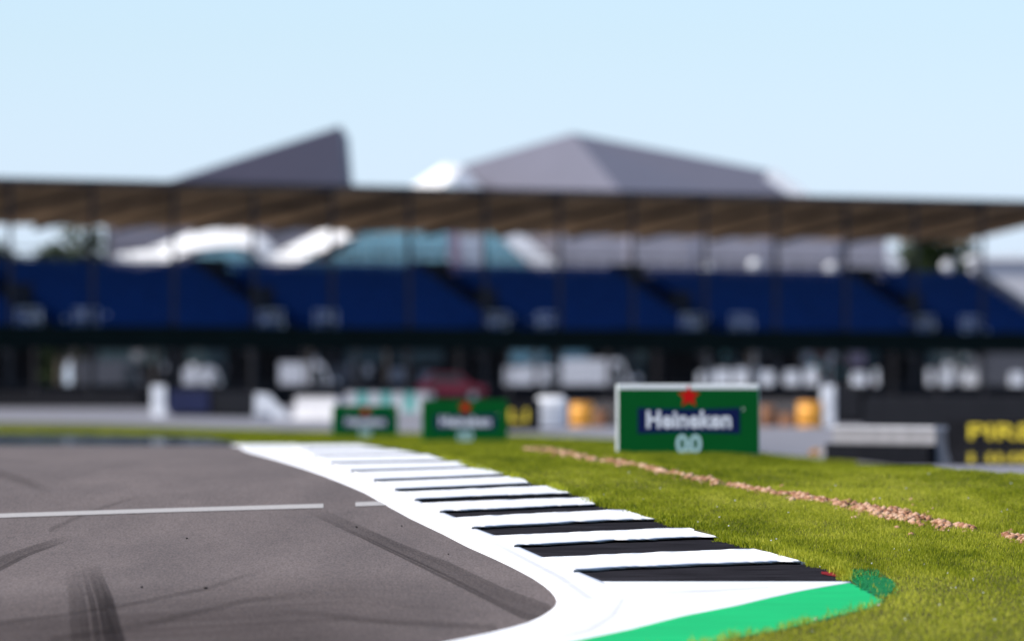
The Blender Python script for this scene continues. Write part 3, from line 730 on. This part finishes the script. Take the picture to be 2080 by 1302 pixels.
drum(1646, 394, .46, .84, M['orange'], 'amber drum directly left of the white cabinet')
r = root('cabinet', 1682, 398, 'tall narrow white cabinet right of the amber drum', 'cabinet')
MB().box((0, 0, .72), (.48, .4, 1.44), bev=.03).build('body', M['white_plastic'], r)
MB().box((0, -.205, .75), (.40, .02, 1.2)).build('door', M['white_plastic'], r); MB().box((.15, -.225, .8), (.03, .03, .12)).build('handle', M['grey_steel'], r)

# red car behind the middle board
def car(px, d, label, m, L=3.9, rz=0, z=None):
    r = root('parked_car', px, d, label, 'car', None, rz)
    if z is not None: r.location.z = z
    body = [(-L/2, .35), (L/2, .35), (L/2, .78), (L*.28, .92), (-L*.47, .95), (-L/2, .8)]
    MB().prism([(x, -.85, zz) for x, zz in body], (0, 1.7, 0)).build('body', m, r)
    cab = [(-L*.42, .93), (L*.28, .92), (L*.12, 1.42), (-L*.30, 1.45)]
    MB().prism([(x, -.74, zz) for x, zz in cab], (0, 1.48, 0)).build('cabin', m, r)
    w = MB(); w.prism([(-L*.36, -.75, .98), (L*.22, -.75, .97), (L*.10, -.75, 1.34), (-L*.28, -.75, 1.36)], (0, .01, 0)); w.build('side_window', M['dark_glass'], r)
    for x in (-L*.31, L*.31):
        t = MB(); t.tube((x, -.87, .33), (x, -.65, .33), .33, n=20); wh = t.build('wheel', M['rubber'], r)
        MB().tube((x, -.885, .33), (x, -.865, .33), .19, n=14).build('rim', M['grey_steel'], wh)
    for x in (L/2,): MB().box((x, -.6, .70), (.06, .3, .12)).build('headlight', M['white_plastic'], r)
    return r
car(918, 566, 'red car parked below the grandstand, above the middle green board', M['car_red'], 3.4, z=.75)

# ------------------------------------------------------------ the covered grandstand
ES = Vector((.6217, .7832, 0)); EB = Vector((-.7832, .6217, 0)); SO = Vector((0, 634, 0))
def S(s, b, z): return SO + ES * s + EB * b + Vector((0, 0, z))
ROT = Matrix.Rotation(math.atan2(ES.y, ES.x), 4, 'Z')
stand = empty('grandstand', S(0, 0, .5), 'long covered grandstand with blue seats and brown roof across the picture', 'grandstand')
INV = Matrix.Translation(stand.location).inverted()
def part(mb, name, m, rt=stand, parent=None, smooth=False):
    o = mb.build(name, m, smooth=smooth)
    o.parent = parent or rt
    o.matrix_parent_inverse = Matrix.Translation(rt.location).inverted()
    return o
def sbox(mb, s, b, z, size): mb.box(S(s, b, z), size, ROT); return mb
S0, S1, SD = -64, 56.6, 52.3
# roof
rf = MB(); rf.prism([S(S0, -.35, 12.42), S(S0, 9.9, 10.62), S(S0, 9.9, 10.72), S(S0, -.35, 12.52)], ES * (S1 - S0)); part(rf, 'roof_sheet', M['roof_top'])
ln = MB(); ln.prism([S(S0 + .02, -.3, 12.30), S(S0 + .02, 9.85, 10.36), S(S0 + .02, 9.85, 10.61), S(S0 + .02, -.3, 12.41)], ES * (S1 - S0 - .04))
k = int((S1 - S0) / .85)
for i in range(k):
    s = S0 + .6 + i * .85; hgt = .06 + .14 * random.random()
    ln.bar(S(s, -.2, 12.28 - hgt / 2), S(s, 9.8, 10.34 - hgt / 2), .08 + .16 * random.random(), hgt)
part(ln, 'roof_lining', M['brown_roof'])
fa = MB(); sbox(fa, (S0 + S1) / 2, -.42, 12.42, (S1 - S0, .1, .3)); part(fa, 'fascia', M['dark_steel'])
cs = [4.2 + 6.7 * i for i in range(-10, 8)]
for s in cs:
    if s > S1: continue
    c = MB(); sbox(c, s, -.05, 6.35, (.17, .17, 11.7)); cl = part(c, 'column', M['dark_steel'])
    c = MB(); c.bar(S(s, -.2, 12.10), S(s, 9.8, 10.12), .16, .3); part(c, 'rafter', M['dark_steel'])
    c = MB(); sbox(c, s, 6.9, 4.0, (.2, .2, 7.0)); part(c, 'rear_column', M['dark_steel'])
    c = MB(); c.bar(S(s, -.2, 3.2), S(s, 7.2, 7.55), .2, .4); part(c, 'raker', M['dark_steel'])
# seating
ais = [-58.6, -38.6, -18.5, 1.1, 18.95, 41.2]
GAP = 1.35; NR = 9; B1 = 6.5; Z0 = 4.72; Z1 = 8.30
def tier(mb, s0, s1, seats=True):
    db = B1 / NR; dz = (Z1 - Z0) / NR; pr = []
    for i in range(NR):
        pr += [(i * db, Z0 - .35 + i * dz), (i * db, Z0 - .35 + (i + 1) * dz)]
    pr += [(B1, Z0 - .35 + NR * dz), (B1, Z1 - 1.0), (0, Z0 - 1.0)]
    mb.prism([S(s0, b, z) for b, z in pr], ES * (s1 - s0))
bounds = []
prev = S0 + .5
for a in ais + [None]:
    e = SD if a is None else a - GAP
    if e - prev > 1: bounds.append((prev, e))
    if a is not None: prev = a + GAP
db = B1 / NR; dz = (Z1 - Z0) / NR
for s0, s1 in bounds:
    m = MB(); tier(m, s0, s1); bl = part(m, 'seating_block', M['blue_seat'])
    m = MB(); n = int((s1 - s0) / .52)
    for r_ in range(NR):
        zz = Z0 - .35 + (r_ + 1) * dz
        for i in range(n):
            s = s0 + .26 + i * (s1 - s0 - .1) / n
            sbox(m, s, (r_ + .78) * db, zz + .24, (.43, .05, .40)); sbox(m, s, (r_ + .55) * db, zz + .10, (.43, .36, .05))
    part(m, 'seats', M['blue_seat'], parent=None)
for a in ais:
    m = MB(); st_ = NR * 2
    for i in range(st_):
        sbox(m, a, (i + .5) * B1 / st_, Z0 - .75 + (i + 1) * (Z1 - Z0) / st_ - .25, (GAP * 2 - .02, B1 / st_, .5))
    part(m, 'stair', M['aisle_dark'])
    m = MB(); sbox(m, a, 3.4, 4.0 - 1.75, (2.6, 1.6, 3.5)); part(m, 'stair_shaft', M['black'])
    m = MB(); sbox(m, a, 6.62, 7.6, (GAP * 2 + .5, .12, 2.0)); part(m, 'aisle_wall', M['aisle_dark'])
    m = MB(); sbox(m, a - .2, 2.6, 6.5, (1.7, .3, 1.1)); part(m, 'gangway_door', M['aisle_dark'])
    for e in (-1, 1):
        g = MB(); s = a + e * GAP * 1.05
        for q in range(4): g.tube(S(s + e * q * .62, .15, Z0 - .1), S(s + e * q * .62, .15, Z0 + .95), .03, n=8)
        for zz in (Z0 + .95, Z0 + .5): g.tube(S(s - .1 * e, .15, zz), S(s + e * 1.9, .15, zz), .03, n=8)
        for q in range(random.randint(2, 6)): sbox(g, s + e * random.uniform(-.3, 2.6), random.uniform(-.2, .9), Z0 + random.uniform(.1, .9), (random.uniform(.10, .24), .04, random.uniform(.10, .24)))
        part(g, 'guard_rail', M['white_plastic'])
m = MB(); sbox(m, (S0 + SD) / 2, -.25, 4.16, (SD - S0, .16, 1.22)); part(m, 'front_parapet', M['dark_green'])
m = MB()
for zz in (8.55, 9.0): m.tube(S(S0, 6.75, zz), S(SD, 6.75, zz), .045, n=8)
for i in range(60): m.tube(S(S0 + i * 1.95, 6.75, 7.9), S(S0 + i * 1.95, 6.75, 9.0), .035, n=6)
part(m, 'rear_rail', M['dark_steel'])
m = MB(); m.prism([S(SD + .1, -.1, 4.0), S(SD + .1, B1, 7.6), S(SD + .1, B1, Z1 + .5), S(SD + .1, -.1, Z0 + .5)], ES * .2); part(m, 'end_wall', M['pale_conc'])
wl_ = empty('perimeter_wall', S(S0, -1.6, .4), 'dark wall running along the foot of the grandstand', 'wall')
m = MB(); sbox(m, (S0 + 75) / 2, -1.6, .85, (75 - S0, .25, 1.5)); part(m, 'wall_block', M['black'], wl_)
m = MB(); sbox(m, (S0 + 75) / 2, -1.6, 1.63, (75 - S0, .34, .06)); part(m, 'coping', M['dark_steel'], wl_)

# ------------------------------------------------------------ pavilion behind (angular grey roofs, white ribbon)
wing = empty('pavilion_building', (0, 840, .5), 'large angular grey roofed building with white zigzag bands behind the grandstand', 'building')
def wpart(front, off, name, m): mb = MB(); mb.prism(front, off); return part(mb, name, m, wing)
# left roof, a rising wedge
wpart([W(305, 380, 850), W(692, 256, 850), W(703, 385, 850), W(706, 520, 850), W(560, 560, 850), W(214, 560, 850), W(214, 430, 850)], (0, 40, 0), 'left_roof', M['zinc_dark'])
wpart([W(214, 440, 846), W(640, 430, 846), W(640, 560, 846), W(214, 560, 846)], (0, 3.5, 0), 'left_cladding', M['zinc'])
# right roof, two facets with a ridge coming forward
A_, B_, C_, D_, E_, F_, G_ = W(925, 340, 880), W(1163, 271, 862), W(1562, 347, 870), W(1842, 560, 850), W(1400, 560, 815), W(960, 560, 872), W(940, 385, 878)
mb = MB(); bm = mb.bm
vs_ = [bm.verts.new(v) for v in (A_, B_, C_, D_, E_, F_)]; bk = [bm.verts.new(v + Vector((0, 60, 0))) for v in (A_, B_, C_, D_, E_, F_)]
bm.faces.new([vs_[0], vs_[1], vs_[4], vs_[5]]); bm.faces.new([vs_[1], vs_[2], vs_[3], vs_[4]])
for i in range(6): bm.faces.new([vs_[i], bk[i], bk[(i+1) % 6], vs_[(i+1) % 6]])
bm.faces.new([bk[0], bk[5], bk[4], bk[1]]); bm.faces.new([bk[1], bk[4], bk[3], bk[2]])
part(mb, 'right_roof', M['zinc'], wing)
# ribbon
def band(pts, d, t, dep, name, m):
    """constant-width folded band along a photo polyline"""
    P = [W(x, y, d) for x, y in pts]; tw = t * d / F; up = []; lo = []
    for i, p in enumerate(P):
        a = P[max(0, i-1)]; b = P[min(len(P)-1, i+1)]; tn = (b - a).normalized(); nn = Vector((-tn.z, 0, tn.x))
        up.append(p + nn * tw / 2); lo.append(p - nn * tw / 2)
    mb = MB()
    for i in range(len(P) - 1): mb.prism([lo[i], lo[i+1], up[i+1] + Vector((0, tw * .9, 0)), up[i] + Vector((0, tw * .9, 0))], (0, dep, 0))
    return part(mb, name, m, wing)
band([(240, 534), (290, 527), (330, 515), (365, 500), (395, 489), (430, 484), (470, 482), (505, 485), (530, 500), (548, 520), (565, 528), (585, 522), (620, 505), (680, 476), (790, 430), (870, 376), (908, 350), (928, 352), (954, 382), (1000, 432), (1040, 480), (1080, 515), (1122, 550), (1160, 584)], 838, 36, 4, 'white_band', M['white_panel'])
band([(1562, 352), (1640, 406), (1720, 462), (1790, 510), (1830, 545)], 846, 26, 4, 'white_edge', M['white_panel'])
sl = MB()
for i in range(9):
    x = 158 + i * 10; sl.prism([W(x, 512 + i * 1, 838), W(x + 6, 513 + i, 838), W(x + 6, 543, 838), W(x, 541, 838)], (0, 1, 0))
part(sl, 'white_louvre', M['white_panel'], wing)
# glazing between the bands
wpart([W(690, 480, 845), W(760, 440, 845), W(910, 440, 845), W(910, 575, 845), W(560, 575, 845)], (0, 8, 0), 'glazing', M['teal_glass'])
wpart([W(395, 520, 843), W(470, 500, 843), W(540, 540, 843), W(540, 575, 843), W(380, 575, 843)], (0, 2, 0), 'glazing', M['teal_glass'])
wpart([W(985, 440, 844), W(1030, 495, 844), W(1110, 575, 844), W(985, 575, 844)], (0, 8, 0), 'glazing', M['teal_glass'])
mu = MB()
for x in (640, 700, 727, 754, 781, 808, 835, 862, 889, 1010, 1040, 1070): mu.prism([W(x, 470 if x < 900 or x > 1020 else 455, 842.5), W(x + 4, 470, 842.5), W(x + 4, 575, 842.5), W(x, 575, 842.5)], (0, 2.4, 0))
mu.prism([W(640, 512, 842.4), W(908, 512, 842.4), W(908, 515, 842.4), W(640, 515, 842.4)], (0, 2, 0))
part(mu, 'mullion', M['grey_steel'], wing)
wpart([W(690, 440, 843), W(770, 440, 843), W(716, 490, 843), W(660, 530, 843), W(640, 530, 843)], (0, 1.2, 0), 'soffit', M['red_brown'])
wpart([W(908, 440, 841), W(932, 440, 841), W(940, 575, 841), W(915, 575, 841)], (0, 4, 0), 'red_panel', M['pink'])
wpart([W(934, 440, 840.5), W(982, 440, 840.5), W(982, 575, 840.5), W(940, 575, 840.5)], (0, 4, 0), 'white_banner', M['white_panel'])
# right gallery, light panels with dark frames
for i, (x0, x1) in enumerate([(1130, 1268), (1285, 1402), (1418, 1552), (1572, 1700), (1712, 1800)]):
    pn = wpart([W(x0, 455, 812 - 0), W(x1, 455, 812), W(x1, 580, 812), W(x0, 580, 812)], (0, 2, 0), 'gallery_panel', M['grey_clad'])
    mb = MB()
    for j in range(5):
        xx = x0 + 12 + j * (x1 - x0 - 20) / 5
        mb.prism([W(xx, 505, 811.6), W(xx + 10, 505, 811.6), W(xx + 10, 532, 811.6), W(xx, 532, 811.6)], (0, .3, 0))
    part(mb, 'gallery_window', M['dark_steel'], wing, pn)
# lower storeys
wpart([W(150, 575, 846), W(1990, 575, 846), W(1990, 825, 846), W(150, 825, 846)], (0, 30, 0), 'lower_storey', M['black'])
for x0, x1 in [(200, 330), (380, 520), (700, 790), (800, 900), (1035, 1110), (1125, 1195), (1260, 1380), (1740, 1830), (1900, 1990)]:
    wpart([W(x0, 712, 845.4), W(x1, 712, 845.4), W(x1, 738, 845.4), W(x0, 738, 845.4)], (0, .5, 0), 'lower_window', M['dull_teal'] if not 1000 < x0 < 1200 else M['teal_glass'])

mm_ = [M['dark_plastic'], M['black'], M['grey_plastic'], M['dark_plastic'], M['dark_glass'], M['navy'], M['dull_teal']]
x = 160
while x < 1960:
    w_ = random.choice([28, 40, 55, 70]); y0 = random.choice([742, 748, 755]); y1 = random.choice([775, 790, 800])
    wpart([W(x, y0, 845.3), W(x + w_, y0, 845.3), W(x + w_, y1, 845.3), W(x, y1, 845.3)], (0, .4, 0), 'garage_door', random.choice(mm_)); x += w_ + random.choice([6, 14, 30])
for x, m_ in [(985, 'pink'), (1664, 'car_red'), (1740, 'pink'), (1480, 'dull_teal'), (1890, 'dull_teal'), (2010, 'dull_teal'), (140, 'pale_conc'), (96, 'pale_conc')]:
    pn = wpart([W(x - 16, 716, 844.6), W(x + 16, 716, 844.6), W(x + 16, 742, 844.6), W(x - 16, 742, 844.6)], (0, .5, 0), 'sign_panel', M[m_])

pr_ = random.Random(4)
for i in range(95):                                     # small notices, hatches and crates' worth of colour along the lower storey
    bright = pr_.random() < .55
    if bright:
        a_, b_ = pr_.choice([(545, 700), (1040, 1290), (1400, 1800), (1870, 1985), (370, 470)]); x = pr_.uniform(a_, b_); y = pr_.uniform(738, 778)
        m_ = pr_.choice(['white_panel', 'white_panel', 'van_white', 'pale_conc'])
    else:
        x = pr_.uniform(170, 1980); y = pr_.uniform(708, 790); m_ = pr_.choice(['grey_plastic', 'grey_plastic', 'conc', 'rail_grey', 'dull_teal', 'car_red', 'teal_plastic', 'van_white'])
    w_ = pr_.uniform(6, 20); h_ = pr_.uniform(8, 22); dd = 844.2 - i * .012
    wpart([W(x, y, dd), W(x + w_, y, dd), W(x + w_, y + h_, dd), W(x, y + h_, dd)], (0, .06, 0), 'wall_panel', M[m_])

# pale building at far right
bd = empty('pale_building', W(2090, 812, 760), 'pale grey building seen past the right end of the grandstand', 'building')
x0, x1 = W(1985, 800, 760).x, W(2420, 800, 760).x
zt_ = W(0, 528, 760).z
mb = MB(); mb.prism([(x0, 760, 4.6), (x1, 760, 4.6), (x1, 760, zt_), (x0, 760, zt_)], (0, 14, 0)); part(mb, 'wall', M['pale_conc'], bd)
mb = MB(); mb.prism([(x0 - .3, 759.6, zt_), (x1, 759.6, zt_), (x1, 759.6, zt_ + .3), (x0 - .3, 759.6, zt_ + .3)], (0, 15, 0)); part(mb, 'roof', M['white_panel'], bd)
for i in range(5):
    mb = MB(); mb.box((x0 + 2 + i * 2.6, 759.97, zt_ - 5), (1.5, .08, 1.3)); part(mb, 'window', M['dark_glass'], bd)

mb = MB(); mb.prism([(x0 + .1, 760.1, .5), (x1, 760.1, .5), (x1, 760.1, 4.6), (x0 + .1, 760.1, 4.6)], (0, 13.8, 0)); part(mb, 'plinth', M['dark_plastic'], bd)
# ------------------------------------------------------------ behind the grandstand: vans, cabins, lamps, trees
def van(px, d, label, m, L=4.9, H=2.45, z=.55, rz=0):
    r = root('parked_van', px, d, label, 'van', None, rz); r.location.z = z
    pr = [(-L/2, .4), (L/2, .4), (L/2, 1.0), (L*.36, 1.25), (L*.25, H - .15), (L*.2, H), (-L/2 + .05, H), (-L/2, H - .2)]
    MB().prism([(x, -.95, zz) for x, zz in pr], (0, 1.9, 0)).build('body', m, r)
    w = MB(); w.prism([(L*.14, -.96, 1.3), (L*.32, -.96, 1.3), (L*.235, -.96, H - .35), (L*.14, -.96, H - .35)], (0, .01, 0)); w.build('window', M['dark_glass'], r)
    MB().box((-L*.1, -.96, 1.2), (.02, .02, 1.5)).build('door_seam', M['grey_plastic'], r)
    for x in (-L*.3, L*.3):
        wh = MB().tube((x, -.97, .36), (x, -.72, .36), .36, n=20).build('wheel', M['rubber'], r)
        MB().tube((x, -.985, .36), (x, -.965, .36), .2, n=14).build('rim', M['grey_steel'], wh)
    return r
van(618, 758, 'white van seen under the grandstand directly above the smallest green board', M['van_white'], 5.0, 2.7)
van(1092, 758, 'white van seen under the grandstand left of the motorhome', M['van_white'], 4.4, 2.4)
van(1222, 790, 'larger white motorhome seen under the grandstand above the orange drum', M['van_white'], 5.6, 3.0)
van(418, 752, 'small white van under the left part of the grandstand, right of the marker panel', M['van_white'], 2.9, 2.3)
van(230, 770, 'grey van in the shade under the left end of the grandstand', M['dark_plastic'], 5.6, 2.9)
def cabin(px, d, z=.6):
    r = root('portable_cabin', px, d, 'x', 'portable cabin', 'white cabins behind the grandstand'); r.location.z = z
    MB().box((0, 0, 1.12), (1.02, 1.02, 2.2), bev=.03).build('body', M['white_plastic'], r)
    MB().prism([(-.55, -.55, 2.22), (.55, -.55, 2.22), (.38, -.55, 2.42), (-.38, -.55, 2.42)], (0, 1.1, 0)).build('roof', M['white_plastic'], r)
    dr = MB().box((0, -.515, 1.1), (.72, .02, 1.85)).build('door', M['white_plastic'], r)
    MB().box((.26, -.54, 1.15), (.06, .03, .14)).build('handle', M['grey_plastic'], dr)
    return r
cp = None
spots = [1432, 1468, 1505, 1560, 1608, 1650, 1745, 1790] + [1880, 1926, 1972, 2022, 2066]
ords = ['leftmost', 'second', 'third', 'fourth', 'fifth', 'sixth', 'seventh', 'rightmost']
for i, px in enumerate(spots):
    if cp is None: cp = o = cabin(px, 762)
    else: o = copy_tree(cp)
    d = 760 + (i % 3) * 3; x = (px - 1040) / F * d; o.location = (x, d, .65 + .1 * (i % 2)); o.scale = (.92, .92, .80 + .05 * ((i * 7) % 3))
    if i < 8: o['label'] = f'white cabin, {ords[i]} of the eight above the largest green board and amber drum'
    else: o['label'] = 'white cabin, ' + ['leftmost', 'second from left', 'middle one', 'second from right', 'rightmost'][i - 8] + ' of five at the far right above yellow lettering'
# small round floodlights on poles
lp = None
for i, (px, py, lab) in enumerate([(1437, 549, 'faint round lamp, leftmost of the four above the right seats'), (1533, 540, 'bright round lamp left of the middle, second of the four above the right seats'),
                                   (1688, 548, 'bright round lamp, third of the four above the right seats'), (1925, 541, 'round lamp, rightmost of the four, near the right end of the grandstand')]):
    d = 745
    if lp is None:
        p = W(px, py, d)
        lp = o = empty('lamp_post', (0, 0, 0), lab, 'lamp', 'round lamps behind the grandstand')
        MB().tube((0, .1, 0), (0, .1, p.z - .6), .06).build('pole', M['grey_steel'], o)
        MB().ball((0, -.1, p.z - .6), .42, (1, .6, 1), 3).build('lamp_head', M['white_panel'], o, True)
    else: o = copy_tree(lp)
    p2 = W(px, py, d); o.location = (p2.x, d, .6 + p2.z - p.z); o['label'] = lab

def tree(px, d, h, w, label, seed, n=9000, trunk=.35):
    r_ = np.random.default_rng(seed)
    rt = root('broadleaf_tree', px, d, label, 'tree', 'trees behind the grandstand')
    t = MB(); t.tube((0, 0, -.2), (0, 0, h * .5), trunk, trunk * .5, 10)
    for i in range(7):
        a = i * 2.4; zz = h * (.25 + .05 * i); t.tube((0, 0, zz), (math.cos(a) * w * .3, math.sin(a) * w * .3, zz + h * .22), trunk * .4, trunk * .12, 7)
    t.build('trunk', M['bark'], rt)
    k = 26; cl = r_.normal(0, 1, (k, 3)); cl /= np.linalg.norm(cl, axis=1)[:, None]; cl *= r_.uniform(.35, .9, (k, 1))
    cl = cl * [w / 2, w / 2, h * .36] + [0, 0, h * .60]; cr = r_.uniform(.14, .26, k) * w
    which = r_.integers(0, k, n); dirn = r_.normal(0, 1, (n, 3)); dirn /= np.linalg.norm(dirn, axis=1)[:, None]
    c = cl[which] + dirn * (cr[which] * r_.uniform(.6, 1.05, n))[:, None]
    a = r_.normal(0, 1, (n, 3)); a /= np.linalg.norm(a, axis=1)[:, None]; b = np.cross(a, dirn); b /= np.linalg.norm(b, axis=1)[:, None] + 1e-6
    s = r_.uniform(.22, .42, n)[:, None]
    Q = np.stack([c - a * s, c + b * s * .5, c + a * s, c - b * s * .5], 1)
    tn = np.clip(.45 + .4 * (r_.random(k)[which] - .5) + r_.normal(0, .15, n), 0, 1)
    o = np_mesh('crown', Q.reshape(-1, 3), np.arange(4 * n), 4, M['leaf'], {'tint': np.repeat(tn, 4)}); o.parent = rt
tree(122, 790, 12.4, 8.0, 'dark broad tree showing under the roof at the left end of the grandstand', 1)
tree(2, 780, 11.9, 5.5, 'dark tree at the left edge of the photo behind the grandstand', 2)
tree(1905, 905, 15.0, 7.5, 'dark tree under the right end of the grandstand roof', 3)
tree(2065, 900, 12.2, 6.0, 'tree at the right edge above the pale building', 4)
tree(1965, 915, 10.5, 5.0, 'smaller tree between the other trees at the right end', 5, 3000)

# dark hedge closing the view under the left end of the stand
r_ = np.random.default_rng(9); n = 14000
hx0, hx1 = W(-260, 800, 805).x, W(128, 800, 805).x
c = np.stack([r_.uniform(hx0, hx1, n), 805 + r_.normal(0, .7, n), .4 + 4.6 * r_.random(n) ** .8], -1)
c[:, 2] *= .85 + .3 * vnoise(c[:, 0] * .6, 0 * c[:, 0], 5)
a = r_.normal(0, 1, (n, 3)); a /= np.linalg.norm(a, axis=1)[:, None]; b = np.cross(a, r_.normal(0, 1, (n, 3))); b /= np.linalg.norm(b, axis=1)[:, None]
sz = r_.uniform(.2, .4, n)[:, None]
Q = np.stack([c - a * sz, c + b * sz * .5, c + a * sz, c - b * sz * .5], 1)
tag(np_mesh('hedge', Q.reshape(-1, 3), np.arange(4 * n), 4, M['leaf'], {'tint': np.repeat(np.clip(r_.normal(.3, .2, n), 0, 1), 4)}), 'tall dark hedge seen under the far left end of the grandstand', 'hedge')

# debris fence in front of the stand: posts, cables and wire mesh
cf = empty('debris_fence', S(S0, -8, .4), 'long wire debris fence with slim posts in front of the grandstand', 'fence')
mb = MB()
for s in np.arange(S0, 80, .55): mb.bar(S(s, -8, .5), S(s, -8, 3.5), .012)
for z in np.arange(.7, 3.5, .34): mb.bar(S(S0, -8, z), S(80, -8, z), .013)
part(mb, 'wire_mesh', M['dark_steel'], cf)
for s in np.arange(S0 + 1, 80, 4.4):
    mb = MB(); mb.tube(S(s, -7.9, .3), S(s, -7.9, 3.55), .06, n=8); part(mb, 'post', M['dark_steel'], cf)
